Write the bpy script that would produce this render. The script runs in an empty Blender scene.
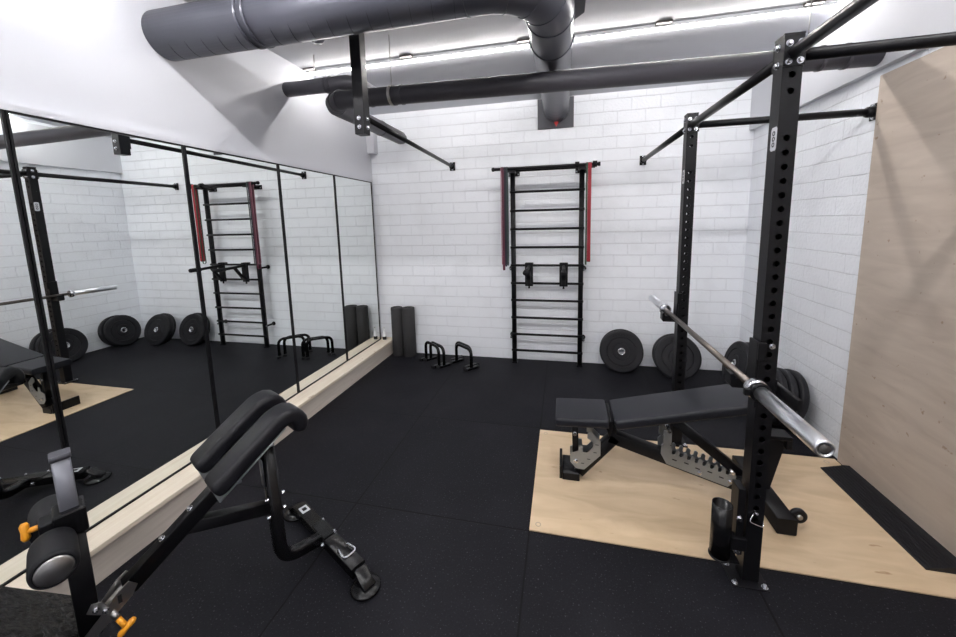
import bpy, bmesh, math, random
from mathutils import Vector, Matrix
C = bpy.context.scene.collection
PI = math.pi
R = math.radians
random.seed(7)

# ------------------------------------------------------------------ materials
MATS = {}
def new_mat(name):
    m = bpy.data.materials.new(name); m.use_nodes = True
    nt = m.node_tree; b = nt.nodes['Principled BSDF']
    MATS[name] = m
    return m, nt, b
def simple(name, col, rough=0.5, metal=0.0, bump=0.0, bscale=200.0, var=0.0, spec=None):
    m, nt, b = new_mat(name)
    b.inputs['Base Color'].default_value = (*col, 1)
    b.inputs['Roughness'].default_value = rough
    b.inputs['Metallic'].default_value = metal
    if spec is not None: b.inputs['Specular IOR Level'].default_value = spec
    if bump or var:
        tc = nt.nodes.new('ShaderNodeTexCoord'); n = nt.nodes.new('ShaderNodeTexNoise')
        n.inputs['Scale'].default_value = bscale; n.inputs['Detail'].default_value = 4
        nt.links.new(tc.outputs['Object'], n.inputs['Vector'])
        if bump:
            bp = nt.nodes.new('ShaderNodeBump'); bp.inputs['Strength'].default_value = bump
            bp.inputs['Distance'].default_value = 0.002
            nt.links.new(n.outputs['Fac'], bp.inputs['Height']); nt.links.new(bp.outputs['Normal'], b.inputs['Normal'])
        if var:
            rp = nt.nodes.new('ShaderNodeValToRGB')
            rp.color_ramp.elements[0].position = 0.3; rp.color_ramp.elements[1].position = 0.7
            rp.color_ramp.elements[0].color = (*[max(0, c*(1-var)) for c in col], 1)
            rp.color_ramp.elements[1].color = (*[min(1, c*(1+var)) for c in col], 1)
            nt.links.new(n.outputs['Fac'], rp.inputs['Fac']); nt.links.new(rp.outputs['Color'], b.inputs['Base Color'])
    return m

def brick_mat(name, axis):
    m, nt, b = new_mat(name)
    N = nt.nodes.new; L = nt.links.new
    tc = N('ShaderNodeTexCoord'); sp = N('ShaderNodeSeparateXYZ'); cb = N('ShaderNodeCombineXYZ')
    L(tc.outputs['Object'], sp.inputs[0]); L(sp.outputs[axis], cb.inputs[0]); L(sp.outputs['Z'], cb.inputs[1])
    nz = N('ShaderNodeTexNoise'); nz.inputs['Scale'].default_value = 9; nz.inputs['Detail'].default_value = 3
    L(tc.outputs['Object'], nz.inputs['Vector'])
    mx = N('ShaderNodeVectorMath'); mx.operation = 'MULTIPLY_ADD'
    L(nz.outputs['Color'], mx.inputs[0]); mx.inputs[1].default_value = (.014, .012, 0); L(cb.outputs[0], mx.inputs[2])
    br = N('ShaderNodeTexBrick'); L(mx.outputs[0], br.inputs['Vector'])
    br.inputs['Scale'].default_value = 1; br.inputs['Brick Width'].default_value = .262
    br.inputs['Row Height'].default_value = .1185; br.inputs['Mortar Size'].default_value = .0045
    br.inputs['Mortar Smooth'].default_value = .5; br.offset = .5
    br.inputs['Color1'].default_value = (.86, .875, .92, 1); br.inputs['Color2'].default_value = (.83, .845, .895, 1)
    br.inputs['Mortar'].default_value = (.73, .74, .785, 1); br.inputs['Bias'].default_value = -.2
    st = N('ShaderNodeTexNoise'); st.inputs['Scale'].default_value = 3.5; st.inputs['Detail'].default_value = 8
    L(tc.outputs['Object'], st.inputs['Vector'])
    rp = N('ShaderNodeValToRGB'); rp.color_ramp.elements[0].position = .33; rp.color_ramp.elements[1].position = .5
    rp.color_ramp.elements[0].color = (.95, .95, .95, 1); rp.color_ramp.elements[1].color = (1, 1, 1, 1)
    L(st.outputs['Fac'], rp.inputs['Fac'])
    # bed joints read stronger than the painted-over vertical joints
    sz = N('ShaderNodeSeparateXYZ'); L(mx.outputs[0], sz.inputs[0])
    pp_ = N('ShaderNodeMath'); pp_.operation = 'PINGPONG'; L(sz.outputs['Y'], pp_.inputs[0]); pp_.inputs[1].default_value = .1185/2
    ml = N('ShaderNodeMapRange'); ml.inputs['From Min'].default_value = .0; ml.inputs['From Max'].default_value = .0055
    ml.inputs['To Min'].default_value = 1; ml.inputs['To Max'].default_value = 0; L(pp_.outputs[0], ml.inputs['Value'])
    pn = N('ShaderNodeTexNoise'); pn.inputs['Scale'].default_value = 2.6; pn.inputs['Detail'].default_value = 5; L(tc.outputs['Object'], pn.inputs['Vector'])
    pr_ = N('ShaderNodeMapRange'); pr_.inputs['From Min'].default_value = .38; pr_.inputs['From Max'].default_value = .62; L(pn.outputs['Fac'], pr_.inputs['Value'])
    mfac = N('ShaderNodeMath'); mfac.operation = 'MULTIPLY_ADD'; L(ml.outputs[0], mfac.inputs[0]); mfac.inputs[1].default_value = .75
    jv = N('ShaderNodeMath'); jv.operation = 'MULTIPLY'; L(br.outputs['Fac'], jv.inputs[0]); L(pr_.outputs[0], jv.inputs[1])
    jh = N('ShaderNodeMath'); jh.operation = 'MULTIPLY'; L(jv.outputs[0], jh.inputs[0]); jh.inputs[1].default_value = .32
    L(jh.outputs[0], mfac.inputs[2]); mfac.use_clamp = True
    mj = N('ShaderNodeMix'); mj.data_type = 'RGBA'; L(mfac.outputs[0], mj.inputs['Factor'])
    mj.inputs['A'].default_value = (.865, .89, .935, 1); mj.inputs['B'].default_value = (.69, .70, .74, 1)
    mul = N('ShaderNodeMix'); mul.data_type = 'RGBA'; mul.blend_type = 'MULTIPLY'; mul.inputs['Factor'].default_value = 1
    L(mj.outputs['Result'], mul.inputs['A']); L(rp.outputs['Color'], mul.inputs['B'])
    L(mul.outputs['Result'], b.inputs['Base Color'])
    b.inputs['Roughness'].default_value = .55
    fine = N('ShaderNodeTexNoise'); fine.inputs['Scale'].default_value = 45; fine.inputs['Detail'].default_value = 6
    L(tc.outputs['Object'], fine.inputs['Vector'])
    inv = N('ShaderNodeMath'); inv.operation = 'MULTIPLY_ADD'; L(br.outputs['Fac'], inv.inputs[0])
    inv.inputs[1].default_value = -1.0; L(fine.outputs['Fac'], inv.inputs[2])
    bp = N('ShaderNodeBump'); bp.inputs['Strength'].default_value = .7; bp.inputs['Distance'].default_value = .008
    L(inv.outputs[0], bp.inputs['Height']); L(bp.outputs['Normal'], b.inputs['Normal'])
    return m

def floor_mat():
    m, nt, b = new_mat('rubber_tiles')
    N = nt.nodes.new; L = nt.links.new
    tc = N('ShaderNodeTexCoord')
    fl = N('ShaderNodeTexNoise'); fl.inputs['Scale'].default_value = 130; fl.inputs['Detail'].default_value = 2
    L(tc.outputs['Object'], fl.inputs['Vector'])
    rp = N('ShaderNodeValToRGB'); e = rp.color_ramp.elements
    e[0].position = .3; e[0].color = (.0045, .0045, .0068, 1); e[1].position = .66; e[1].color = (.0075, .0075, .0108, 1)
    e2 = rp.color_ramp.elements.new(.71); e2.color = (.06, .06, .068, 1)
    L(fl.outputs['Fac'], rp.inputs['Fac'])
    dust = N('ShaderNodeTexNoise'); dust.inputs['Scale'].default_value = 2.2; dust.inputs['Detail'].default_value = 7
    L(tc.outputs['Object'], dust.inputs['Vector'])
    rd = N('ShaderNodeValToRGB'); rd.color_ramp.elements[0].position = .45; rd.color_ramp.elements[1].position = .75
    rd.color_ramp.elements[0].color = (0, 0, 0, 1); rd.color_ramp.elements[1].color = (.005, .005, .006, 1)
    L(dust.outputs['Fac'], rd.inputs['Fac'])
    ad = N('ShaderNodeMix'); ad.data_type = 'RGBA'; ad.blend_type = 'ADD'; ad.inputs['Factor'].default_value = 1
    L(rp.outputs['Color'], ad.inputs['A']); L(rd.outputs['Color'], ad.inputs['B'])
    # tile joints: a grid of 0.963 m tiles
    br = N('ShaderNodeTexBrick'); br.offset = 0; br.inputs['Scale'].default_value = 1
    br.inputs['Brick Width'].default_value = .963; br.inputs['Row Height'].default_value = .955
    br.inputs['Mortar Size'].default_value = .005; br.inputs['Mortar Smooth'].default_value = .3
    mp = N('ShaderNodeMapping'); mp.inputs['Location'].default_value = (.157+.963*5, -1.69+.955*5, 0)
    L(tc.outputs['Object'], mp.inputs['Vector']); L(mp.outputs[0], br.inputs['Vector'])
    mj = N('ShaderNodeMix'); mj.data_type = 'RGBA'; L(br.outputs['Fac'], mj.inputs['Factor'])
    L(ad.outputs['Result'], mj.inputs['A']); mj.inputs['B'].default_value = (.0015, .0015, .002, 1)
    L(mj.outputs['Result'], b.inputs['Base Color'])
    b.inputs['Roughness'].default_value = .62
    b.inputs['Specular IOR Level'].default_value = .16
    g = N('ShaderNodeTexNoise'); g.inputs['Scale'].default_value = 350
    L(tc.outputs['Object'], g.inputs['Vector'])
    hm = N('ShaderNodeMath'); hm.operation = 'MULTIPLY_ADD'; L(br.outputs['Fac'], hm.inputs[0]); hm.inputs[1].default_value = -2
    L(g.outputs['Fac'], hm.inputs[2])
    bp = N('ShaderNodeBump'); bp.inputs['Strength'].default_value = .35; bp.inputs['Distance'].default_value = .002
    L(hm.outputs[0], bp.inputs['Height']); L(bp.outputs['Normal'], b.inputs['Normal'])
    return m

def wood_mat(name, c0, c1, scale=(1, 12, 12), rough=.45, knots=True):
    m, nt, b = new_mat(name)
    N = nt.nodes.new; L = nt.links.new
    tc = N('ShaderNodeTexCoord'); mp = N('ShaderNodeMapping'); mp.inputs['Scale'].default_value = scale
    L(tc.outputs['Object'], mp.inputs['Vector'])
    n = N('ShaderNodeTexNoise'); n.inputs['Scale'].default_value = 2.4; n.inputs['Detail'].default_value = 7; n.inputs['Distortion'].default_value = .8
    L(mp.outputs[0], n.inputs['Vector'])
    rp = N('ShaderNodeValToRGB'); e = rp.color_ramp.elements
    e[0].position = .3; e[0].color = (*c0, 1); e[1].position = .7; e[1].color = (*c1, 1)
    L(n.outputs['Fac'], rp.inputs['Fac'])
    out = rp.outputs['Color']
    if knots:
        mp2 = N('ShaderNodeMapping'); mp2.inputs['Scale'].default_value = tuple(1 if s == min(scale) else 2.8 for s in scale)
        L(tc.outputs['Object'], mp2.inputs['Vector'])
        k = N('ShaderNodeTexNoise'); k.inputs['Scale'].default_value = 7; k.inputs['Detail'].default_value = 3
        L(mp2.outputs[0], k.inputs['Vector'])
        kr = N('ShaderNodeValToRGB'); kr.color_ramp.elements[0].position = .25; kr.color_ramp.elements[1].position = .31
        kr.color_ramp.elements[0].color = (.62, .50, .42, 1); kr.color_ramp.elements[1].color = (1, 1, 1, 1)
        L(k.outputs['Fac'], kr.inputs['Fac'])
        mu = N('ShaderNodeMix'); mu.data_type = 'RGBA'; mu.blend_type = 'MULTIPLY'; mu.inputs['Factor'].default_value = 1
        L(out, mu.inputs['A']); L(kr.outputs['Color'], mu.inputs['B']); out = mu.outputs['Result']
    L(out, b.inputs['Base Color']); b.inputs['Roughness'].default_value = rough
    return m

def emit_mat(name, col, s):
    m, nt, b = new_mat(name)
    b.inputs['Base Color'].default_value = (*col, 1)
    b.inputs['Emission Color'].default_value = (*col, 1); b.inputs['Emission Strength'].default_value = s
    return m

brick_x = brick_mat('painted_brick_back', 'X')
brick_y = brick_mat('painted_brick_side', 'Y')
plaster = simple('white_plaster', (.60, .61, .65), .6, bump=.15, bscale=30)
ceil_m = simple('ceiling_paint', (.53, .535, .56), .7, bump=.1, bscale=30)
rubber = floor_mat()
black_metal = simple('black_powder_coat', (.0065, .0065, .008), .36, bump=.12, bscale=400, spec=.22)
gloss_black = simple('gloss_black_paint', (.004, .004, .005), .26, spec=.35)
chrome = simple('chrome', (.70, .71, .75), .24, 1.0)
sleeve_m = simple('sleeve_chrome', (.88, .90, .94), .30, 1.0)
steel = simple('brushed_steel', (.50, .49, .48), .34, 1.0, bump=.1, bscale=500)
shaft_m = simple('dark_steel', (.19, .165, .15), .38, 1.0, bump=.2, bscale=800)
grey_tube = simple('silver_grey_paint', (.17, .175, .20), .38, .5)
zinc = simple('zinc_plate', (.36, .39, .41), .40, .75)
vinyl = simple('black_vinyl', (.010, .010, .013), .40, bump=.15, bscale=500, spec=.25)
vinyl2 = simple('bench_vinyl', (.013, .014, .019), .42, bump=.12, bscale=600, spec=.3)
plate_rub = simple('plate_rubber', (.014, .014, .017), .5, bump=.15, bscale=300, spec=.25)
foam = simple('black_foam', (.008, .008, .010), .6, bump=.2, bscale=300, spec=.25)
roll_m = simple('charcoal_foam', (.034, .033, .035), .85, bump=.3, bscale=250, var=.12)
duct_m = simple('grey_duct_paint', (.078, .080, .100), .34, .25)
duct_d = simple('duct_seam', (.03, .03, .04), .5)
insul = simple('pipe_insulation', (.058, .056, .068), .48, bump=.08, bscale=60)
plate_m = simple('dark_wall_plate', (.06, .06, .075), .5)
red_m = simple('red_plastic', (.45, .03, .03), .45)
yellow = simple('yellow_plastic', (.80, .33, .02), .35)
white_p = simple('white_plastic', (.85, .86, .88), .4)
clip_m = simple('grey_clip', (.10, .09, .085), .5, .3)
sticker = simple('silver_sticker', (.60, .61, .64), .35, .3)
hole_m = simple('dark_hole', (.004, .004, .005), .8)
ply_floor = wood_mat('birch_plywood_floor', (.54, .40, .25), (.68, .525, .35), (1.3, 5, 5), .42)
ply_wall = wood_mat('birch_plywood_wall', (.45, .375, .31), (.55, .47, .395), (1, 1.2, 6), .5)
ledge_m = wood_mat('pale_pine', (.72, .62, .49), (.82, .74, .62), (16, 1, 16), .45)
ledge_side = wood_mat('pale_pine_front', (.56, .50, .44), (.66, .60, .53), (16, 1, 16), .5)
ply_edge = simple('plywood_edge', (.45, .36, .28), .6)
tread = simple('tread_rubber', (.005, .005, .006), .42, bump=1.0, bscale=42, spec=.45)
MATS['tread_rubber'].node_tree.nodes['Bump'].inputs['Distance'].default_value = .02
band_cols = {'maroon': (.10, .014, .035), 'navy': (.008, .008, .02), 'teal': (.025, .045, .042), 'red': (.27, .008, .02), 'green': (.012, .05, .025), 'pink': (.28, .12, .15)}
bands = {k: simple('band_'+k, v, .55) for k, v in band_cols.items()}
led = emit_mat('led_diffuser', (1.0, .98, .98), 92.0)
led_dim = emit_mat('led_diffuser_dim', (1.0, .96, .93), 53.0)
mir, nt_, b_ = new_mat('mirror_glass')
b_.inputs['Base Color'].default_value = (.86, .89, .88, 1); b_.inputs['Metallic'].default_value = 1; b_.inputs['Roughness'].default_value = .004

# ------------------------------------------------------------------ mesh helpers
def bm_(): return bmesh.new()
def box(bm, lo, hi, bev=0, mi=0, M=None):
    lo = Vector(lo); hi = Vector(hi)
    g = bmesh.ops.create_cube(bm, size=1, matrix=Matrix.Translation((lo+hi)/2) @ Matrix.Diagonal((*(hi-lo), 1)))
    vs = g['verts']
    if bev:
        es = list({e for v in vs for e in v.link_edges})
        r = bmesh.ops.bevel(bm, geom=es, offset=bev, segments=2, affect='EDGES', profile=.5)
        vs = list({v for f in r['faces'] for v in f.verts} | {v for v in vs if v.is_valid})
    fs = {f for v in vs for f in v.link_faces}
    for f in fs: f.material_index = mi
    if M is not None:
        bmesh.ops.transform(bm, matrix=M, verts=vs)
    return vs
def frame_for(d, up=None):
    d = Vector(d).normalized()
    up = Vector(up) if up is not None else (Vector((0, 0, 1)) if abs(d.z) < .95 else Vector((1, 0, 0)))
    s = d.cross(up).normalized(); u = s.cross(d).normalized()
    return s, u
def sweep(bm, pts, prof, up=None, cap=True, mi=0, scales=None):
    """sweep closed 2-D profile [(a,b)] along pts; a along side, b along up"""
    pts = [Vector(p) for p in pts]; rings = []
    n = len(pts); last_u = None
    for i, p in enumerate(pts):
        d = (pts[min(i+1, n-1)] - pts[max(i-1, 0)]).normalized()
        if up is None and last_u is not None:
            s = d.cross(last_u).normalized(); u = s.cross(d).normalized()
        else: s, u = frame_for(d, up)
        last_u = u
        k = scales[i] if scales else 1
        ks = k if isinstance(k, tuple) else (k, k)
        rings.append([bm.verts.new(p + s*a*ks[0] + u*b*ks[1]) for a, b in prof])
    m = len(prof)
    for i in range(n-1):
        for j in range(m):
            f = bm.faces.new((rings[i][j], rings[i][(j+1) % m], rings[i+1][(j+1) % m], rings[i+1][j])); f.material_index = mi
            f.smooth = m > 6
    if cap:
        f = bm.faces.new(list(reversed(rings[0]))); f.material_index = mi
        f = bm.faces.new(rings[-1]); f.material_index = mi
    return rings
def circ(r, n=16): return [(r*math.cos(2*PI*i/n), r*math.sin(2*PI*i/n)) for i in range(n)]
def rrect(w, h, r=.004, n=3):
    out = []
    for cx, cy, a0 in ((w/2-r, h/2-r, 0), (-w/2+r, h/2-r, 90), (-w/2+r, -h/2+r, 180), (w/2-r, -h/2+r, 270)):
        for k in range(n+1):
            a = R(a0 + 90*k/n); out.append((cx+r*math.cos(a), cy+r*math.sin(a)))
    return out
def tube(bm, pts, r, n=16, mi=0, cap=True): return sweep(bm, pts, circ(r, n), mi=mi, cap=cap)
def beam(bm, a, b, w, h, r=.004, up=None, mi=0): return sweep(bm, [a, b], rrect(w, h, r, 2), up=up, mi=mi)
def arc(c, r, a0, a1, e1, e2, n=8):
    c = Vector(c); e1 = Vector(e1); e2 = Vector(e2)
    return [c + e1*r*math.cos(a0+(a1-a0)*i/n) + e2*r*math.sin(a0+(a1-a0)*i/n) for i in range(n+1)]
def rounded(path, r, n=6):
    """polyline with filleted corners"""
    P = [Vector(p) for p in path]; out = [P[0]]
    for i in range(1, len(P)-1):
        a = (P[i-1]-P[i]).normalized(); b = (P[i+1]-P[i]).normalized()
        ang = a.angle(b); t = min(r/math.tan(ang/2), (P[i-1]-P[i]).length*.49, (P[i+1]-P[i]).length*.49)
        p0 = P[i]+a*t; p2 = P[i]+b*t
        for k in range(n+1):
            s = k/n; out.append(p0*(1-s)**2 + P[i]*2*s*(1-s) + p2*s*s)
    out.append(P[-1]); return out
def lathe(bm, prof, c=(0, 0, 0), axis=(0, 0, 1), n=32, mi=0, closed=False, smooth=True):
    """prof [(radius, height)], around axis through c"""
    c = Vector(c); ax = Vector(axis).normalized(); s, u = frame_for(ax)
    rings = []
    for r, h in prof:
        if r < 1e-6: rings.append([bm.verts.new(c+ax*h)])
        else: rings.append([bm.verts.new(c+ax*h+(s*math.cos(2*PI*i/n)+u*math.sin(2*PI*i/n))*r) for i in range(n)])
    k = len(rings)
    for i in range(k if closed else k-1):
        A = rings[i]; B = rings[(i+1) % k]
        for j in range(n):
            q = (A[j % len(A)], A[(j+1) % len(A)], B[(j+1) % len(B)], B[j % len(B)])
            q = list(dict.fromkeys(q))
            if len(q) >= 3:
                try: f = bm.faces.new(q); f.smooth = smooth; f.material_index = mi
                except ValueError: pass
def prism(bm, poly, o, e1, e2, th, mi=0):
    """extrude polygon [(a,b)] in plane e1,e2 by +-th/2"""
    o = Vector(o); e1 = Vector(e1); e2 = Vector(e2); nn = e1.cross(e2).normalized()*th/2
    A = [bm.verts.new(o+e1*a+e2*b+nn) for a, b in poly]; B = [bm.verts.new(o+e1*a+e2*b-nn) for a, b in poly]
    f = bm.faces.new(A); f.material_index = mi
    f = bm.faces.new(list(reversed(B))); f.material_index = mi
    for i in range(len(poly)):
        j = (i+1) % len(poly); f = bm.faces.new((A[j], A[i], B[i], B[j])); f.material_index = mi
def obj(name, bm, mat, parent=None, bevel=0, smooth_angle=35):
    bmesh.ops.recalc_face_normals(bm, faces=bm.faces[:])
    me = bpy.data.meshes.new(name); 
    org = None
    if parent is None:
        co = [v.co for v in bm.verts]
        lo = Vector([min(c[i] for c in co) for i in range(3)]); hi = Vector([max(c[i] for c in co) for i in range(3)])
        org = None
    bm.to_mesh(me); bm.free()
    for m in (mat if isinstance(mat, (list, tuple)) else [mat]): me.materials.append(m)
    o = bpy.data.objects.new(name, me); C.objects.link(o)
    if parent is not None:
        o.parent = parent
        o.matrix_parent_inverse = world(parent).inverted()
    if bevel:
        b = o.modifiers.new('bevel', 'BEVEL'); b.width = bevel; b.segments = 2; b.limit_method = 'ANGLE'; b.angle_limit = R(40)
    return o
def world(o):
    m = Matrix.LocRotScale(o.location, o.rotation_euler, o.scale)
    return (world(o.parent) @ o.matrix_parent_inverse @ m) if o.parent else m
def thing(name, label, cat, loc=(0, 0, 0), group=None):
    o = bpy.data.objects.new(name, None); C.objects.link(o); o.location = loc; o.empty_display_size = .05
    o['label'] = label; o['category'] = cat
    if group: o['group'] = group
    return o
def tag(o, label, cat, group=None):
    o['label'] = label; o['category'] = cat
    if group: o['group'] = group
    return o
def struct(name, bm, m, label=None, bevel=0):
    o = obj(name, bm, m, bevel=bevel); o['kind'] = 'structure'
    if label: o['label'] = label
    return o
def dup(root, loc, rot=None, label=None, group=None):
    r = root.copy(); C.objects.link(r); r.location = loc
    if rot is not None: r.rotation_euler = rot
    if label: r['label'] = label
    if group: r['group'] = group
    for ch in list(root.children):
        c = ch.copy(); C.objects.link(c); c.parent = r
        for g in ch.children:
            d = g.copy(); C.objects.link(d); d.parent = c
    return r

# ------------------------------------------------------------------ setting
LX, RX, BY, FY, CZ = -2.165, 1.712, 4.044, -2.3, 2.87
WL, WR = LX-.15, RX+.15
b = bm_(); box(b, (WL, FY, -.12), (WR, BY, 0)); struct('floor', b, rubber, 'black speckled rubber tile floor')
b = bm_(); box(b, (WL, BY, -.12), (WR, BY+.15, 3.1)); struct('wall_back', b, brick_x, 'white painted brick back wall')
b = bm_(); box(b, (RX, FY, -.12), (RX+.15, BY, 3.1)); struct('wall_right', b, brick_y, 'white painted brick right wall')
b = bm_(); box(b, (LX-.15, FY, -.12), (LX, BY, 3.1)); struct('wall_left', b, plaster, 'smooth white wall above the mirrors')
b = bm_(); box(b, (WL, FY-.15, -.12), (WR, FY, 3.1)); struct('wall_front', b, plaster, 'white wall behind the camera')
b = bm_(); box(b, (WL, FY, CZ), (WR, 3.0, CZ+.12)); struct('ceiling', b, ceil_m, 'pale grey ceiling')
b = bm_(); prism(b, [(2.995, 2.845), (BY, 2.78), (BY, 3.1), (2.995, 3.1)], ((LX+RX)/2, 0, 0), (0, 1, 0), (0, 0, 1), RX-LX)
struct('trim_1', b, plaster, 'white lowered soffit between light strip and back wall')
b = bm_(); box(b, (RX-.042, FY, 2.33), (RX, 2.99, CZ)); box(b, (RX-.042, 2.99, 2.33), (RX, BY, 2.785)); struct('trim_2', b, plaster, 'white beam along the top of the right wall')
b = bm_(); box(b, (LX, 3.955, 2.345), (-2.075, BY, 2.70)); struct('trim_3', b, plaster, 'small white box in the upper left corner', bevel=.003)
b = bm_(); box(b, (LX, FY, 2.028), (LX+.043, 3.96, 2.055)); struct('trim_4', b, plaster, 'white strip along the top of the mirrors')
b = bm_(); box(b, (LX, 3.962, .181), (LX+.02, 3.985, 1.95)); struct('trim_5', b, ledge_side, 'thin beige strip beside the last mirror')

# wooden ledge below the mirrors
t = thing('wooden_ledge', 'long pale wooden ledge on the floor along the foot of the mirrors', 'ledge', (-2.08, 1.2, 0))
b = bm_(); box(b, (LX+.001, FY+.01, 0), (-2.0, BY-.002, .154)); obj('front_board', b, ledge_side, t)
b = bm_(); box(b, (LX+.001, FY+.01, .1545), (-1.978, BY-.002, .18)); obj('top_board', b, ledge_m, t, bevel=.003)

# mirrors
seams = [3.9449, 3.2316, 2.5106, 1.7805, 1.0727, .36, -.35, -1.06]
mlabels = ['tall wall mirror panel nearest the back corner, reflecting the foam rollers',
           'tall mirror panel, second from the back corner, reflecting the push-up handles',
           'tall mirror panel in the middle of the row, reflecting the wall ladder with bands',
           'tall mirror panel reflecting the weight plates and the corner of the room',
           'wide-looking mirror panel at the left picture edge, reflecting bench and rack',
           'mirror panel beyond the left picture edge beside the back extension bench',
           'frontmost mirror panel, far left behind the camera']
for i in range(7):
    y1, y0 = seams[i]-.002, seams[i+1]+.002
    t = thing('mirror_panel', mlabels[i], 'mirror', (-2.15, (y0+y1)/2, .181), 'row of wall mirrors on the left')
    b = bm_(); box(b, (LX+.002, y0+.004, .186), (-2.128, y1-.004, 2.020)); obj('mirror_glass', b, mir, t)
    b = bm_(); w = .0085
    for lo, hi in (((y0, .181), (y0+w, 2.027)), ((y1-w, .181), (y1, 2.027)), ((y0+w, .181), (y1-w, .181+w)), ((y0+w, 2.027-w), (y1-w, 2.027))):
        box(b, (LX+.001, lo[0], lo[1]), (-2.1225, hi[0], hi[1]))
    obj('frame', b, black_metal, t)

# LED strips
def led_strip(y, label, x0, x1, z, em):
    t = thing('led_light_strip', label, 'light', ((x0+x1)/2, y, z), 'led light strips under the ceiling')
    b = bm_(); box(b, (x0, y-.020, z-.024), (x1, y+.008, z)); obj('profile', b, white_p, t)
    b = bm_(); box(b, (x0, y-.009, z-.035), (x1, y+.005, z-.0245)); obj('diffuser', b, em, t)
    for x in (-2.10, -1.22, -.29, .66, 1.53):
        b = bm_(); box(b, (x-.05, y-.060, z-.014), (x+.05, y-.0205, z)); obj('mounting_clip', b, clip_m, t)
led_strip(2.985, 'bright led light strip crossing the ceiling above the grey pipe', LX+.01, RX-.05, CZ-.001, led_dim)
led_strip(1.18, 'led light strip crossing the ceiling in front of the big duct', LX+.01, RX-.05, CZ-.001, led)
led_strip(-.75, 'added led light strip, unseen on the ceiling behind the camera', LX+.01, RX-.05, CZ-.001, led)  # extra strip added out of view for its light, no known fitting there

# ------------------------------------------------------------------ ducts and pipes
def ring(bm, c, axis, r, w, dr=.004, mi=0):
    lathe(bm, [(r-.004, -w/2), (r+dr, -w/2), (r+dr, w/2), (r-.004, w/2)], c, axis, 40, mi, closed=True, smooth=False)
DR, DZ, DY, DX = .122, 2.614, 1.785, -.073
t = thing('ventilation_duct', 'large round grey ventilation duct bending from the left wall to the back wall', 'duct', (DX, DY, DZ))
Rb = .30
path = [Vector((LX+.002, DY, DZ)), Vector((DX-Rb, DY, DZ))] + arc((DX-Rb, DY+Rb, DZ), Rb, -PI/2, 0, (1, 0, 0), (0, 1, 0), 14)[1:] + [Vector((DX, BY-.034, DZ+.04))]
b = bm_(); sweep(b, path, circ(DR, 40), up=(0, 0, 1)); obj('duct_pipe', b, duct_m, t)
b = bm_()
x = LX+.10
while x < DX-Rb-.05:
    # spiral lock seam, tilted
    ring(b, (x, DY, DZ), (1, .22, 0), DR, .003, .0012); x += .105
obj('spiral_seam', b, duct_d, t); b = bm_()
y = DY+Rb+.06
while y < BY-.05:
    ring(b, (DX, y, DZ+.04*(y-DY)/(BY-DY)), (.0, 1, .12), DR, .003, .0012); y += .105
obj('spiral_seam', b, duct_d, t)
for c, a in (((-1.58, DY, DZ), (1, 0, 0)), ((-1.535, DY, DZ), (1, 0, 0)), ((-.44, DY, DZ), (1, 0, 0)), ((DX, DY+Rb+.03, DZ), (0, 1, 0)), ((DX, DY+Rb+.33, DZ+.008), (0, 1, 0))):
    b = bm_(); ring(b, c, a, DR, .012, .005); obj('joint_ring', b, duct_m, t)
b = bm_()
for k in range(1, 4):
    a = -PI/2 + k*PI/8
    c = Vector((DX-Rb+Rb*math.cos(a), DY+Rb+Rb*math.sin(a), DZ)); ring(b, c, (-math.sin(a), math.cos(a), 0), DR, .004, .003)
obj('elbow_seam', b, duct_m, t)
b = bm_(); box(b, (-.262, BY-.014, 2.478), (.098, BY-.001, 2.775)); obj('wall_plate', b, plate_m, t, bevel=.002)
b = bm_(); lathe(b, [(0, 0), (.022, 0), (.022, .012), (.012, .02), (0, .02)], (DX, BY-.05, 2.525), (0, -1, 0), 12); box(b, (DX-.006, BY-.065, 2.488), (DX+.006, BY-.05, 2.523)); obj('red_cap', b, red_m, t)
for px_, py_ in ((-1.56, DY), (DX, 2.42)):
    b = bm_(); tube(b, [(px_, py_, DZ+DR), (px_, py_, CZ-.001)], .004, 8); obj('hanger_rod', b, steel, t)
b = bm_(); box(b, (-1.585, DY-.015, DZ+DR-.004), (-1.535, DY+.015, DZ+DR+.008)); obj('clamp', b, duct_d, t)
for sx in (-1, 1):
    b = bm_(); box(b, (DX+sx*(DR+.002)-.008, 2.41, DZ-.02), (DX+sx*(DR+.002)+.008, 2.44, DZ+.01)); obj('clamp', b, duct_d, t)

b = bm_(); prism(b, [(-.02, 2.40), (.12, 2.40), (.12, 2.56), (.02, 2.68), (-.02, 2.68)], (0, 0, CZ-.031), (1, 0, 0), (0, 1, 0), .06); tag(obj('ceiling_junction_box', b, plate_m), 'dark box on the ceiling beside the bend of the big duct', 'box')
b = bm_(); lathe(b, [(0, -.04), (.035, -.035), (.05, -.015), (.055, 0), (0, 0)], (-1.70, 2.50, CZ-.001), (0, 0, 1), 20)
tag(obj('smoke_detector', b, plate_m), 'small dark round sensor on the ceiling below the big duct edge', 'detector')

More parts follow.
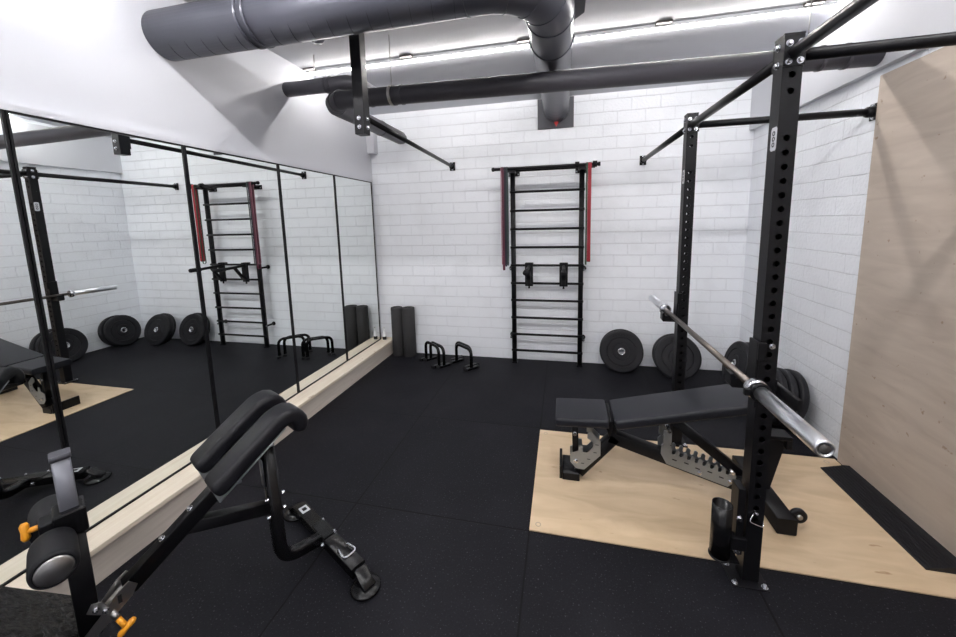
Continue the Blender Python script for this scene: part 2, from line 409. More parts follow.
PR, PY = .0625, 2.60
t = thing('insulated_pipe', 'long dark grey insulated pipe crossing below the ceiling to the right wall', 'pipe', (0, PY, 2.44))
zl, zr = 2.47, 2.408
def pz(x): return zl + (zr-zl)*(x+1.73)/(1.665+1.73)
pp = [Vector((RX-.045, PY, pz(RX-.045))), Vector((-1.56, PY, pz(-1.56)))]
er = .17
pp += arc((-1.56, PY+er, pz(-1.56)), er, -PI/2, -PI, (1, 0, 0), (0, 1, 0), 10)[1:]
pp += [Vector((-1.73, 3.90, 2.475)), Vector((-1.73, 3.965, 2.475))]
b = bm_(); sweep(b, pp, circ(PR, 28), up=(0, 0, 1), scales=[1, 1]+[1.08]*(len(pp)-3)+[.85]); obj('pipe_run', b, insul, t)
for x in (-1.36, -1.18, -1.12, 1.25, 1.40, 1.52):
    b = bm_(); ring(b, (x, PY, pz(x)), (1, 0, 0), PR, .014, .004); obj('sleeve_ring', b, insul, t)
for k in range(1, 5):
    a = -PI/2 - k*PI/10
    c = Vector((-1.56+er*math.cos(a), PY+er+er*math.sin(a), zl)); b = bm_(); ring(b, c, (-math.sin(a), math.cos(a), 0), PR*1.08, .012, .006); obj('elbow_ring', b, insul, t)
for yy in (3.05, 3.45):
    b = bm_(); ring(b, (-1.73, yy, 2.472), (0, 1, 0), PR*1.08, .012, .004); obj('sleeve_ring', b, insul, t)
for x in (-1.20, 1.335):
    b = bm_(); tube(b, [(x, PY, pz(x)+PR), (x, PY, CZ-.001)], .003, 8); obj('hanger_wire', b, steel, t)
b = bm_(); tube(b, [(-1.73, 3.2, 2.47+PR), (-1.73, 3.2, 2.829)], .003, 8); obj('hanger_wire', b, steel, t)
b = bm_(); ring(b, (-1.20, PY, pz(-1.2)), (1, 0, 0), PR+.004, .02, .003); obj('hanger_clamp', b, steel, t)

t = thing('pipe_stub', 'short dark grey pipe coming out of the left wall behind the pipe elbow', 'pipe', (LX, 2.74, 2.64))
sp = [Vector((LX+.002, 2.73, 2.635)), Vector((-1.66, 2.73, 2.635))] + arc((-1.66, 2.83, 2.635), .10, -PI/2, 0, (1, 0, 0), (0, 1, 0), 8)[1:] + [Vector((-1.56, 3.02, 2.635))]
b = bm_(); sweep(b, sp, circ(.055, 24), up=(0, 0, 1)); obj('pipe_run', b, insul, t)
for x in (-1.80, -1.76):
    b = bm_(); ring(b, (x, 2.73, 2.635), (1, 0, 0), .055, .010, .006); obj('sleeve_ring', b, insul, t)
b = bm_(); tube(b, [(-1.90, 2.73, 2.69), (-1.90, 2.73, CZ-.001)], .003, 8); obj('hanger_wire', b, steel, t)

# ------------------------------------------------------------------ rack
UX, UY1, UY2, UH, UW = .784, 1.635, 2.637, 2.172, .062
def bolt(parent, c, axis, r=.012, name='bolt'):
    b = bm_(); lathe(b, [(0, .012), (r*.75, .012), (r, .008), (r, .003), (r*1.35, .003), (r*1.35, 0), (0, 0)], c, axis, 12, smooth=False)
    return obj(name, b, chrome, parent)
def holed_face(bm, o, eu, ev, w, h, holes, r, depth, n=16):
    """rectangle o + eu*[-w/2,w/2] + ev*[0,h] with round holes at heights `holes` centred; tube walls going -normal by depth"""
    o = Vector(o); eu = Vector(eu); ev = Vector(ev); nn = eu.cross(ev).normalized()
    cuts = [0.0]; hs = sorted(holes)
    zs = []
    for i, z in enumerate(hs):
        lo = max(z-.024, cuts[-1]); hi = z+.024
        if i+1 < len(hs): hi = min(hi, (z+hs[i+1])/2)
        if lo > cuts[-1]+1e-5: zs.append((cuts[-1], lo, None))
        zs.append((lo, hi, z)); cuts.append(hi)
    zs.append((cuts[-1], h, None))
    P = lambda a, b: bm.verts.new(o+eu*a+ev*b)
    for lo, hi, z in zs:
        if z is None:
            bm.faces.new((P(-w/2, lo), P(w/2, lo), P(w/2, hi), P(-w/2, hi))); continue
        inner = []; outer = []; back = []
        for k in range(n):
            a = 2*PI*(k+.5)/n; ca, sa = math.cos(a), math.sin(a)
            inner.append(bm.verts.new(o+eu*r*ca+ev*(z+r*sa)))
            back.append(bm.verts.new(o+eu*r*ca+ev*(z+r*sa)-nn*depth))
            tt = min((w/2)/abs(ca), ((hi-z) if sa > 0 else (z-lo))/abs(sa))
            outer.append(bm.verts.new(o+eu*tt*ca+ev*(z+tt*sa)))
        for k in range(n):
            j = (k+1) % n
            bm.faces.new((inner[k], outer[k], outer[j], inner[j]))
            bm.faces.new((back[k], inner[k], inner[j], back[j]))
        # corners
        for sx, sy in ((1, 1), (-1, 1), (-1, -1), (1, -1)):
            cz_ = hi if sy > 0 else lo
            ang = math.atan2(cz_-z, sx*w/2)
            ks = [2*PI*(k+.5)/n for k in range(n)]
            # the two outer verts bracketing the corner
            aa = ang % (2*PI)
            k0 = max(range(n), key=lambda k: -(((aa-ks[k]) % (2*PI))))
            k1 = (k0+1) % n
            try: bm.faces.new((outer[k0], P(sx*w/2, cz_), outer[k1]))
            except ValueError: pass
rack = thing('weight_rack', 'black steel squat rack bolted to the floor, back wall and right wall', 'rack', (UX, UY1, 0))
H2 = UW/2
UX2 = .769
def upright(y, UX):
    holes = [.30+.0508*k for k in range(int((1.92-.30)/.0508))] + [1.985, 2.04]
    b = bm_()
    for s in (-1, 1):
        holed_face(b, (UX, y+s*H2, .0125), (-s, 0, 0), (0, 0, 1), UW, UH-.0125, [h-.0125 for h in holes], .0115, .003)
        # outward normals: eu x ev
    for s in (-1, 1):
        vs = [b.verts.new((UX+s*H2, y-H2, .0065)), b.verts.new((UX+s*H2, y+H2, .0065)), b.verts.new((UX+s*H2, y+H2, UH)), b.verts.new((UX+s*H2, y-H2, UH))]
        b.faces.new(vs)
    o = obj('upright', b, black_metal, rack)
    b = bm_(); box(b, (UX-H2-.001, y-H2-.001, UH), (UX+H2+.001, y+H2+.001, UH+.006)); obj('end_cap', b, black_metal, o)
    b = bm_()
    zc = 1.825 if y < 2 else 1.80
    prism(b, [(-.013, -.042), (.013, -.042), (.019, -.034), (.019, .034), (.013, .042), (-.013, .042), (-.019, .034), (-.019, -.034)], (UX-H2-.0012, y-.012, zc), (0, 1, 0), (0, 0, 1), .001)
    stc = obj('sticker', b, sticker, o)
    b = bm_()
    # rounded letters on the maker's badge: simple strokes
    for zz, w in ((.020, .011), (.0, .011), (-.020, .011)):
        lathe(b, [(w*.45, 0), (w*.8, 0), (w*.8, .0008), (w*.45, .0008)], (UX-H2-.0018, y-.012, zc+zz), (-1, 0, 0), 14, closed=True)
    obj('sticker_print', b, black_metal, stc)
    # base plate
    zb = .0005 if y < 2 else .0065
    b = bm_(); box(b, (UX-.080, y-.062, zb), (UX+.062, y+.055, zb+.006), .001); bp = obj('base_plate', b, black_metal, rack)
    for dx, dy in ((-.064, -.047), (.047, -.047), (-.064, .042)): bolt(bp, (UX+dx, y+dy, zb+.006), (0, 0, 1), .009)
    return o
u1 = upright(UY1, UX); u2 = upright(UY2, UX2)
BZ = 2.112
def rackbar(name, pts, r=.0205):
    b = bm_(); tube(b, pts, r, 18); return obj(name, b, black_metal, rack)
def wall_mount(c, axis, parent, up=(0, 0, 1)):
    ax = Vector(axis); c = Vector(c); s = ax.cross(Vector(up)).normalized()
    b = bm_(); prism(b, [(-.03, -.045), (.03, -.045), (.03, .045), (-.03, .045)], c+ax*.004, s, up, .006)
    lathe(b, [(0, .045), (.026, .045), (.03, .035), (.03, .008), (0, .008)], c, ax, 18)
    o = obj('wall_mount', b, black_metal, parent)
    for k in (-1, 1): bolt(o, c+Vector(up)*k*.034+ax*.007, ax, .007)
    return o
rackbar('crossbar', [(UX2-.006, BY-.012, BZ), (UX2, UY2+H2+.006, BZ)]); wall_mount((UX2-.006, BY-.001, BZ), (0, -1, 0), rack)
rackbar('crossbar', [(UX2, UY2-H2-.008, BZ), (UX, UY1+H2+.008, BZ)])
rackbar('crossbar', [(UX, UY1-H2-.008, BZ), (UX, FY+.012, BZ)]); wall_mount((UX, FY+.001, BZ), (0, 1, 0), rack)
for y, ux in ((UY1, UX), (UY2, UX2)):
    rackbar('crossbar', [(ux+H2+.008, y, BZ), (1.70 if y > 2.61 else 1.69, y, BZ)])
for y, wx in ((UY2, RX-.001),):
    wall_mount((wx, y, BZ), (-1, 0, 0), rack)
wall_mount((1.691, UY1, BZ), (-1, 0, 0), rack)
for y, ux in ((UY1, UX), (UY2, UX2)):
    for s, ax in ((-1, (0, -1, 0)), (1, (0, 1, 0))):
        b = bm_(); c = Vector((ux, y+s*(H2+.003), BZ))
        prism(b, [(-.032, -.045), (.032, -.045), (.032, .045), (-.032, .045)], c, (1, 0, 0), (0, 0, 1), .006)
        fl = obj('flange', b, black_metal, rack)
        for dx, dz in ((-.018, .03), (.018, .03), (.018, -.03), (-.018, -.03)):
            bolt(fl, (ux+dx, y+s*(H2+.006), BZ+dz), ax, .0085)
    b = bm_(); prism(b, [(-.032, -.045), (.032, -.045), (.032, .045), (-.032, .045)], (ux+H2+.003, y, BZ), (0, 1, 0), (0, 0, 1), .006)
    obj('flange', b, black_metal, rack)
    for dz in (-.03, .03): bolt(rack, (ux-H2, y, BZ+dz), (-1, 0, 0), .010)
# barbell storage tube low on the front upright
HX, HY = .661, 1.605
b = bm_(); lathe(b, [(0, .118), (.038, .118), (.038, .352), (.0345, .352), (.0345, .124), (0, .124)], (HX, HY, 0), (0, 0, 1), 28); ht = obj('storage_tube', b, gloss_black, rack)
b = bm_(); lathe(b, [(0, .108), (.039, .108), (.041, .111), (.041, .116), (0, .1175)], (HX, HY, 0), (0, 0, 1), 32); box(b, (HX, HY-.03, .108), (HX+.065, HY+.04, .116)); obj('tube_floor', b, black_metal, ht)
b = bm_(); box(b, (HX+.034, HY-.02, .16), (UX-H2-.001, HY+.022, .215), .002); box(b, (.715, 1.60, .13), (.7435, 1.665, .43), .002); br_ = obj('tube_bracket', b, black_metal, rack)
bolt(br_, (.724, 1.60, .30), (0, -1, 0), .009); bolt(br_, (.724, 1.60, .145), (0, -1, 0), .009)
b = bm_(); tube(b, rounded([(UX-.005, UY1-H2-.001, .335), (UX-.03, UY1-H2-.018, .30), (UX+.02, UY1-H2-.022, .285), (UX+.028, UY1-H2-.001, .30)], .01), .0025, 8)
tube(b, [(UX-.004, UY1-H2, .335), (UX-.004, UY1-H2-.02, .34)], .005, 8); obj('locking_pin', b, chrome, rack)
bolt(rack, (UX+.008, UY1-H2-.0005, 1.045), (0, -1, 0), .008)

# bar hooks
def jhook(y, label, UX):
    t = thing('bar_hook', label, 'rack hook', (UX-H2, y, .90), 'bar hooks of the rack')
    b = bm_(); x0 = UX-H2-.001
    box(b, (x0-.010, y-.034, .868), (x0, y+.034, 1.06), .002)
    box(b, (x0-.010, y-.045, .99), (x0+.018, y-H2-.002, 1.06), .002)
    obj('back_plate', b, black_metal, t)
    b = bm_(); prism(b, [(0, -.055), (-.075, -.055), (-.082, -.045), (-.082, .0), (-.070, .004), (-.064, -.018), (-.011, -.018), (0, -.018)], (x0-.010, y, .92), (1, 0, 0), (0, 0, 1), .05)
    obj('hook_arm', b, black_metal, t)
jhook(UY1, 'black bar hook on the front rack post, under the chrome sleeve end', UX)
jhook(UY2, 'black bar hook on the rear rack post, under the far end of the barbell', UX2)
# small spotter arm
t = thing('spotter_arm', 'short black flat arm on the right side of the front rack post', 'rack arm', (UX+.06, UY1, .86))
b = bm_(); box(b, (UX+H2+.001, UY1-.03, .83), (UX+H2+.0075, UY1+.03, .91), .002); obj('mount_plate', b, black_metal, t)
b = bm_(); beam(b, (UX+H2+.016, UY1+.03, .868), (UX+H2+.016, UY1-.16, .868), .016, .045, .004); obj('arm', b, black_metal, t)

# barbell
BX, BBZ = .696, .9165
t = thing('barbell', 'long steel barbell with chrome sleeves lying on the rack hooks', 'barbell', (BX, 2.1, BBZ))
b = bm_(); tube(b, [(BX, 1.50, BBZ), (BX, 2.75, BBZ)], .014, 20); obj('shaft', b, shaft_m, t)
for y0, y1, s in ((1.49, 1.115, -1), (2.745, 3.145, 1)):
    b = bm_(); lathe(b, [(0, 0), (.0255, 0), (.0255, abs(y1-y0)-.004), (.0225, abs(y1-y0)), (.019, abs(y1-y0)), (.019, abs(y1-y0)-.004), (0, abs(y1-y0)-.004)], (BX, y0, BBZ), (0, s, 0), 28)
    sl = obj('sleeve', b, sleeve_m, t)
    b = bm_(); lathe(b, [(0, 0), (.014, 0), (.014, .003), (0, .003)], (BX, y1-s*.0035, BBZ), (0, s, 0), 20); obj('end_cap', b, clip_m, sl)
    b = bm_(); lathe(b, [(0, -.004), (.030, -.004), (.037, .0), (.037, .022), (.031, .028), (.0255, .028)], (BX, y0-s*.012, BBZ), (0, s, 0), 28); obj('collar', b, chrome, t)
b = bm_(); lathe(b, [(.0258, 0), (.035, 0), (.035, .018), (.0258, .018)], (BX, 1.468, BBZ), (0, -1, 0), 24, closed=True)
box(b, (BX-.052, 1.45, BBZ-.012), (BX-.03, 1.466, BBZ+.012), .002); box(b, (BX-.02, 1.45, BBZ-.055), (BX-.005, 1.464, BBZ-.03), .002)
tag(obj('barbell_clip', b, black_metal), 'black locking clip on the near chrome sleeve of the barbell', 'barbell clip')

# ------------------------------------------------------------------ wall pull-up bar on the left
t = thing('pull_up_bar', 'black pull-up bar from a hanging ceiling post back to the wall', 'pull-up bar', (-1.195, 2.115, 2.09))
b = bm_(); box(b, (-1.212, 2.084, 2.085), (-1.146, 2.15, CZ-.007), .003); po = obj('ceiling_post', b, black_metal, t)
b = bm_(); box(b, (-1.27, 2.04, CZ-.0065), (-1.12, 2.19, CZ-.0005)); obj('ceiling_plate', b, black_metal, t)
b = bm_(); tube(b, [(-1.179, 2.152, 2.195), (-1.190, BY-.01, 2.16)], .0165, 18); obj('bar', b, black_metal, t)
wall_mount((-1.190, BY-.001, 2.16), (0, -1, 0), t)
for z in (2.125, 2.175): bolt(po, (-1.179, 2.084, z), (0, -1, 0), .009)
for z in (2.125, 2.175): bolt(po, (-1.146, 2.115, z), (1, 0, 0), .009)
b = bm_(); box(b, (-1.211, 2.1505, 2.13), (-1.147, 2.157, 2.26), .001); obj('flange', b, black_metal, t)

# ------------------------------------------------------------------ wall ladder
LYY, L0, L1 = 3.93, -.512, .180
lad = thing('wall_ladder', 'black metal stall-bar ladder standing against the back wall', 'wall ladder', (-.166, LYY, 0))
for x in (L0, L1):
    b = bm_(); beam(b, (x, LYY, .001), (x, LYY, 2.06), .048, .036, .004, up=(0, 1, 0)); ra = obj('rail', b, black_metal, lad)
    b = bm_(); box(b, (x-.03, LYY-.024, 0.0005), (x+.03, LYY+.024, .012)); obj('rail_foot', b, black_metal, ra)
for i, z in enumerate((1.847, 1.655, 1.464, 1.274, 1.084, .893, .709, .518, .332, .151)):
    b = bm_(); tube(b, [(L0-.028, LYY-.022, z), (L1+.028, LYY-.022, z)], .0125, 14); obj('rung', b, black_metal, lad)
for x, s in ((L0, -1), (L1, 1)):
    for z in (1.04, .29):
        b = bm_(); tube(b, [(x+s*.036, LYY, z), (x+s*.036, BY-.012, z)], .012, 12); box(b, (x+s*.022, LYY-.012, z-.012), (x+s*.04, LYY+.012, z+.012))
        lathe(b, [(0, .010), (.026, .010), (.026, .001), (0, .001)], (x+s*.036, BY, z), (0, -1, 0), 16)
        o = obj('wall_bracket', b, black_metal, lad); bolt(o, (x+s*.036, LYY-.012, z), (0, -1, 0), .008)
    b = bm_(); tube(b, [(x, LYY, 2.045), (x, BY-.012, 2.045)], .014, 12); box(b, (x-.06, BY-.010, 2.02), (x+.06, BY-.001, 2.075), .001)
    box(b, (x-.034, LYY-.095, 2.035), (x+.034, LYY+.02, 2.072), .002)
    o = obj('wall_bracket', b, black_metal, lad)
    for dx in (-.045, .045): bolt(o, (x+dx, BY-.011, 2.04), (0, -1, 0), .008)
TBY = 3.84
b = bm_(); tube(b, [(-.715, TBY, 2.075), (.345, TBY, 2.075)], .0165, 16); tb = obj('top_bar', b, black_metal, lad)
b = bm_()
for x in (-.70, .335): lathe(b, [(0, 0), (.0205, 0), (.0205, .02), (0, .02)], (x-.01, TBY, 2.075), (1, 0, 0), 16)
for x in (.13, .295): lathe(b, [(0, -.02), (.03, -.02), (.03, .02), (0, .02)], (x, TBY, 2.078), (1, 0, 0), 16)
obj('bar_clamp', b, black_metal, tb)
b = bm_(); tube(b, [(-.62, TBY+.04, 2.058), (.30, TBY+.04, 2.058)], .012, 14); obj('rear_bar', b, black_metal, lad)

# clip-on dip handles
def dip(x, label):
    t = thing('dip_handle', label, 'dip handle', (x, LYY-.04, .90), 'dip handles hooked on the wall ladder')
    y0 = LYY-.022
    b = bm_(); box(b, (x-.042, y0-.040, .868), (x+.042, y0-.0135, 1.112), .006)
    box(b, (x-.042, y0-.040, 1.098), (x+.042, y0+.026, 1.112), .003); box(b, (x-.042, y0+.014, 1.07), (x+.042, y0+.026, 1.11), .003)
    obj('hook_plate', b, foam, t)
    b = bm_(); tube(b, [(x, y0-.04, 1.075), (x, 3.46, 1.058)], .0165, 16); g = obj('grip_bar', b, black_metal, t)
    b = bm_(); lathe(b, [(0, 0), (.022, 0), (.024, .01), (.024, .13), (.022, .14), (0, .14)], (x, 3.60, 1.0625), (0, -1, 0), 18); obj('grip_sleeve', b, foam, g)
    b = bm_(); beam(b, (x, y0-.05, .895), (x, 3.74, 1.052), .045, .02, .003); obj('brace', b, black_metal, t)
    b = bm_(); lathe(b, [(0, 0), (.008, 0), (.011, .022), (0, .026)], (x, y0-.027, .867), (0, 0, -1), 12); obj('tension_knob', b, black_metal, t)
dip(-.345, 'left black dip handle hooked over a middle rung of the wall ladder')
dip(.008, 'right black dip handle hooked over a middle rung of the wall ladder')

# resistance bands (closed loops over the top bar)
def band(x, zb, w, col, label, th=.0035, dy=0, sway=.0):
    top = 2.075+.0165+th*.6+.001+dy
    rr = .0165+th*.6+.001+dy
    pts = []
    c = Vector((x, TBY, 2.075))
    for i in range(13):
        a = PI*i/12; pts.append(c+Vector((0, -math.cos(a)*rr, math.sin(a)*rr)))
    n = 10
    back = [Vector((x+sway*math.sin(PI*k/n)*.8, TBY+rr, 2.075-(2.075-zb)*k/n)) for k in range(1, n)]
    bot = [Vector((x, TBY+math.cos(PI*k/6)*rr, zb-math.sin(PI*k/6)*rr)) for k in range(7)]
    front = [Vector((x-sway*math.sin(PI*k/n), TBY-rr, zb+(2.075-zb)*k/n)) for k in range(1, n)]
    loop = pts+back+bot+front
    b = bm_(); m = len(loop); rings = []
    cc = Vector((x, TBY, (2.075+zb)/2))
    for i, p in enumerate(loop):
        d = (loop[(i+1) % m]-loop[i-1]).normalized(); nrm = Vector((1, 0, 0)).cross(d).normalized()
        rings.append([b.verts.new(p+Vector((sx*w/2, 0, 0))+nrm*sn*th/2) for sx, sn in ((-1, -1), (1, -1), (1, 1), (-1, 1))])
    for i in range(m):
        for j in range(4):
            b.faces.new((rings[i][j], rings[i][(j+1) % 4], rings[(i+1) % m][(j+1) % 4], rings[(i+1) % m][j]))
    tag(obj('resistance_band', b, bands[col]), label, 'resistance band', 'resistance bands on the wall ladder')
band(-.618, 1.12, .006, 'pink', 'thin pinkish resistance band, outermost on the left end of the ladder bar', sway=.003)
band(-.602, 1.06, .020, 'maroon', 'dark maroon resistance band hanging on the left end of the ladder bar', sway=.003)
band(-.578, 1.10, .014, 'navy', 'navy resistance band between the maroon and grey-green bands', sway=.003)
band(-.558, 1.11, .013, 'teal', 'grey-green resistance band hanging beside the left ladder rail', sway=.003)
band(.2485, 1.15, .032, 'red', 'wide red resistance band hanging on the right end of the ladder bar', sway=.002)
band(.2225, 1.12, .014, 'green', 'dark green resistance band hanging between red band and right rail')

# ------------------------------------------------------------------ bumper plates
PS = .935
def plate_proto(label):
    t = thing('bumper_plate', label, 'weight plate', (0, 0, 0), 'bumper plates leaning on the walls'); t.scale = (PS, PS, PS)
    # local: axis = local -Y (front), centre at origin
    r, h = .225, .0275
    def side(s): return [(.040, s*h*.98), (.082, s*h*.95), (.086, s*h*.70), (.090, s*h*.80), (.146, s*h*.80), (.149, s*h*.62), (.154, s*h*.95), (.208, s*h), (.219, s*h*.85)]
    prof = side(-1) + [(.225, -h*.6), (.225, h*.6)] + list(reversed(side(1)))
    b = bm_(); lathe(b, prof, (0, 0, 0), (0, 1, 0), 72, closed=True, smooth=False); obj('rubber_disc', b, plate_rub, t)
    b = bm_(); lathe(b, [(.0262, -h*1.05), (.036, -h*1.05), (.040, -h*.94), (.040, h*.94), (.036, h*1.05), (.0262, h*1.05)], (0, 0, 0), (0, 1, 0), 32, closed=True); obj('steel_hub', b, chrome, t)
    b = bm_()
    for k in range(2):
        for q in range(-3, 4):
            a = PI/2*(1 if k == 0 else -1)+q*.16; c = Vector((.178*math.cos(a), -h*1.0, .178*math.sin(a)))
            box(b, (-.006, -.0006, -.009), (.006, .0006, .009), M=Matrix.Translation(c) @ Matrix.Rotation(-(a-PI/2), 4, 'Y'))
    obj('raised_lettering', b, black_metal, t)
    return t
pl0 = plate_proto('weight plate leaning on the back wall just right of the ladder, front one of two')
for _c in pl0.children: _c.matrix_parent_inverse = Matrix.Identity(4)
def place_plate(contact, yaw, tilt, label, first=False):
    """contact: floor point below the disc plane; yaw 0 faces -y; tilt leans top away from viewer"""
    Rm = Matrix.Rotation(yaw, 4, 'Z') @ Matrix.Rotation(-tilt, 4, 'X')
    up = Rm.to_3x3() @ Vector((0, 0, 1)); nf = Rm.to_3x3() @ Vector((0, 1, 0))
    lift = .0165*abs(nf.z)+.001
    loc = Vector(contact)+up*.225*PS+Vector((0, 0, lift))
    if first: pl0.location = loc; pl0.rotation_euler = Rm.to_euler(); return
    dup(pl0, loc, Rm.to_euler(), label)
S = .0575*PS
place_plate((.585, 3.815, 0), 0, R(15), '', first=True)
place_plate((.592, 3.815+S/math.cos(R(15))+.001, 0), 0, R(15), 'weight plate hidden behind the plate nearest the ladder, against the back wall')
place_plate((1.085, 3.725, 0), 0, R(19), 'weight plate seen behind the rear rack post, front one of the pair')
place_plate((1.085, 3.725+S/math.cos(R(19))+.001, 0), 0, R(19), 'rear plate of the pair behind the rear rack post, against the brick')
Y90 = -R(90)
place_plate((1.50, 3.69, 0), Y90, R(15), 'large weight plate leaning on the right wall near the corner, front of two')
place_plate((1.50+S/math.cos(R(15))+.001, 3.67, 0), Y90, R(15), 'weight plate nearest the corner, directly against the right wall')
place_plate((1.455, 3.055, 0), Y90, R(13), 'front plate of the stack of three on the right wall beside the plywood')
place_plate((1.455+S/math.cos(R(13))+.001, 3.045, 0), Y90, R(13), 'middle plate of the stack of three on the right wall')
place_plate((1.455+2*(S/math.cos(R(13))+.001), 3.03, 0), Y90, R(13), 'rearmost plate of the stack of three, touching the right wall beside the plywood')

# ------------------------------------------------------------------ foam rollers, bottle, push-up handles
def roller(x, y, r, label):
    b = bm_(); lathe(b, [(r*.45, 0), (r-.004, 0), (r, .004), (r, .574), (r-.004, .58), (r*.45, .58), (r*.42, .574), (r*.42, .006)], (x, y, .0005), (0, 0, 1), 40, closed=True)
    tag(obj('foam_roller', b, roll_m), label, 'foam roller', 'tall foam rollers in the corner')
roller(-1.903, 3.95, .069, 'left of the two tall charcoal foam rollers, standing beside the ledge end')
roller(-1.758, 3.95, .074, 'right of the two tall charcoal foam rollers standing in the corner')
t = thing('pump_bottle', 'small white pump bottle with dark base on the far end of the wooden ledge', 'bottle', (-2.07, 3.93, .18))
b = bm_(); lathe(b, [(0, 0), (.020, 0), (.022, .008), (.022, .080), (.014, .095), (.009, .102), (.009, .115), (0, .115)], (-2.07, 3.93, .1805), (0, 0, 1), 20); obj('bottle_body', b, white_p, t)
b = bm_(); lathe(b, [(.0222, .008), (.0227, .008), (.0227, .045), (.0222, .045)], (-2.07, 3.93, .1805), (0, 0, 1), 20, closed=True); obj('label_band', b, black_metal, t)
b = bm_(); tube(b, [(-2.07, 3.93, .2955), (-2.07, 3.93, .325)], .005, 8); box(b, (-2.080, 3.905, .322), (-2.060, 3.94, .334), .002); obj('pump_head', b, white_p, t)

def handle_proto():
    t = thing('push_up_handle', 'x', 'push-up handle', (0, 0, 0), 'push-up handles on the floor')
    b = bm_(); tube(b, rounded([(-.14, 0, .022), (-.14, 0, .215), (.14, 0, .215), (.14, 0, .022)], .075, 8), .0165, 16); obj('grip_tube', b, gloss_black, t)
    for s in (-1, 1):
        b = bm_(); box(b, (s*.14-.021, -.085, .0005), (s*.14+.021, .085, .026), .004); f = obj('foot', b, gloss_black, t)
        b = bm_()
        for q in (-1, 1): box(b, (s*.14-.0225, q*.078-.012, .0003), (s*.14+.0225, q*.078+.012, .028), .003)
        obj('foot_cap', b, foam, f)
    return t
hp = handle_proto()
yaw = math.atan2(-.215, .26)
hs = [((-1.415, 3.770, 0), 'leftmost push-up handle, its feet overlapping the one beside it'),
      ((-1.357, 3.768, 0), 'second push-up handle from the left, close beside the leftmost one'),
      ((-1.045, 3.745, 0), 'nearer push-up handle of the right-hand pair, in front of the brick wall'),
      ((-1.066, 3.815, 0), 'rear push-up handle of the right-hand pair, hidden behind its twin')]
for i, (l, lab) in enumerate(hs):
    if i == 0: hp.location = l; hp.rotation_euler = (0, 0, yaw); hp['label'] = lab
    else: dup(hp, l, (0, 0, yaw), lab)

# ------------------------------------------------------------------ plywood
t = thing('plywood_platform', 'birch plywood lifting platform set flush between the rubber floor tiles', 'platform', (.78, 2.145, 0))
b = bm_(); box(b, (-.157, 1.692, .0003), (RX-.024, 2.618, .006)); obj('plywood_sheet', b, ply_floor, t)
for x, y in ((-.115, 1.735), (-.115, 2.575), (1.62, 2.575), (.75, 2.59)):
    b = bm_(); lathe(b, [(.010, .0061), (.0145, .0061), (.0145, .0066), (.010, .0066)], (x, y, 0), (0, 0, 1), 20, closed=True); obj('screw_hole', b, ply_edge, t)
t = thing('plywood_wall_panel', 'tall birch plywood panel covering the front part of the right wall', 'wall panel', (1.70, .5, 0))
b = bm_(); box(b, (1.692, -.6, .008), (RX-.001, 2.600, 2.292)); obj('panel_sheet', b, ply_wall, t)
for z in (.25, .9, 1.5, 2.15):
    b = bm_(); lathe(b, [(0, 0), (.006, 0), (.006, .001), (0, .001)], (1.692, 2.57, z), (-1, 0, 0), 12); obj('screw', b, ply_edge, t)
# rubber ramp
b = bm_(); x0, x1, y0, y1 = 1.545, 1.690, 1.815, 2.50
prism(b, [(x0, .0065), (x1, .0065), (x1, .042), (x1-.03, .042), (x0, .012)], (0, (y0+y1)/2, 0), (1, 0, 0), (0, 0, 1), y1-y0)
rmp = thing('rubber_ramp', 'black ribbed rubber wedge lying on the platform against the plywood panel', 'ramp', (x1, y0, .006))
obj('wedge_body', b, vinyl, rmp)
b = bm_()
for k in range(7):
    x = x0+.016+k*.0145; z = .012+.03*(x-x0)/(x1-.03-x0)
    box(b, (x-.003, y0+.012, z-.002), (x+.003, y1-.012, z+.0022))
ro = obj('rib', b, black_metal, rmp); ro['label'] = 'raised ribs'

# ------------------------------------------------------------------ adjustable bench (axis along +x)
BYc = 2.14
t = thing('adjustable_bench', 'black padded adjustable weight bench standing on the plywood under the barbell', 'bench', (.5, BYc, .006))
def pad(bm, a, b_, w, th, taper=1.0, n=14):
    """padded slab: top centreline a->b_, width w along y, soft edges"""
    a = Vector(a); b_ = Vector(b_); d = (b_-a).normalized(); L = (b_-a).length
    e2 = Vector((0, 1, 0)); up = d.cross(e2).normalized() 
    if up.z < 0: up = -up
    r = .018
    prof = rrect(w, th, r, 5)
    cen = a-up*th/2
    ss = [0, .004, .012, .022, L-.022, L-.012, L-.004, L]; sc = [.86, .94, .985, 1, 1, .985, .94, .86]
    pts = [cen+d*s for s in ss]
    sweep(bm, pts, prof, up=up, scales=[(k if w > .2 else k, k) for k in [1-(1-q)*.35 for q in sc]])
b = bm_(); pad(b, (-.035, BYc, .442), (.252, BYc, .456), .268, .052); sp_ = obj('seat_pad', b, vinyl2, t)
b = bm_(); beam(b, (-.02, BYc, .386), (.25, BYc, .399), .12, .008, .002); obj('seat_board', b, black_metal, sp_)
b = bm_(); pad(b, (.281, BYc, .455), (1.055, BYc, .640), .272, .054); bp_ = obj('back_pad', b, vinyl2, t)
b = bm_(); beam(b, (.30, BYc, .398), (1.02, BYc, .571), .14, .010, .002); obj('back_board', b, black_metal, bp_)
b = bm_(); box(b, (.2555, BYc-.11, .39), (.275, BYc+.11, .44), .003); tube(b, [(.266, BYc-.105, .435), (.266, BYc+.105, .435)], .008, 12); obj('hinge', b, black_metal, t)
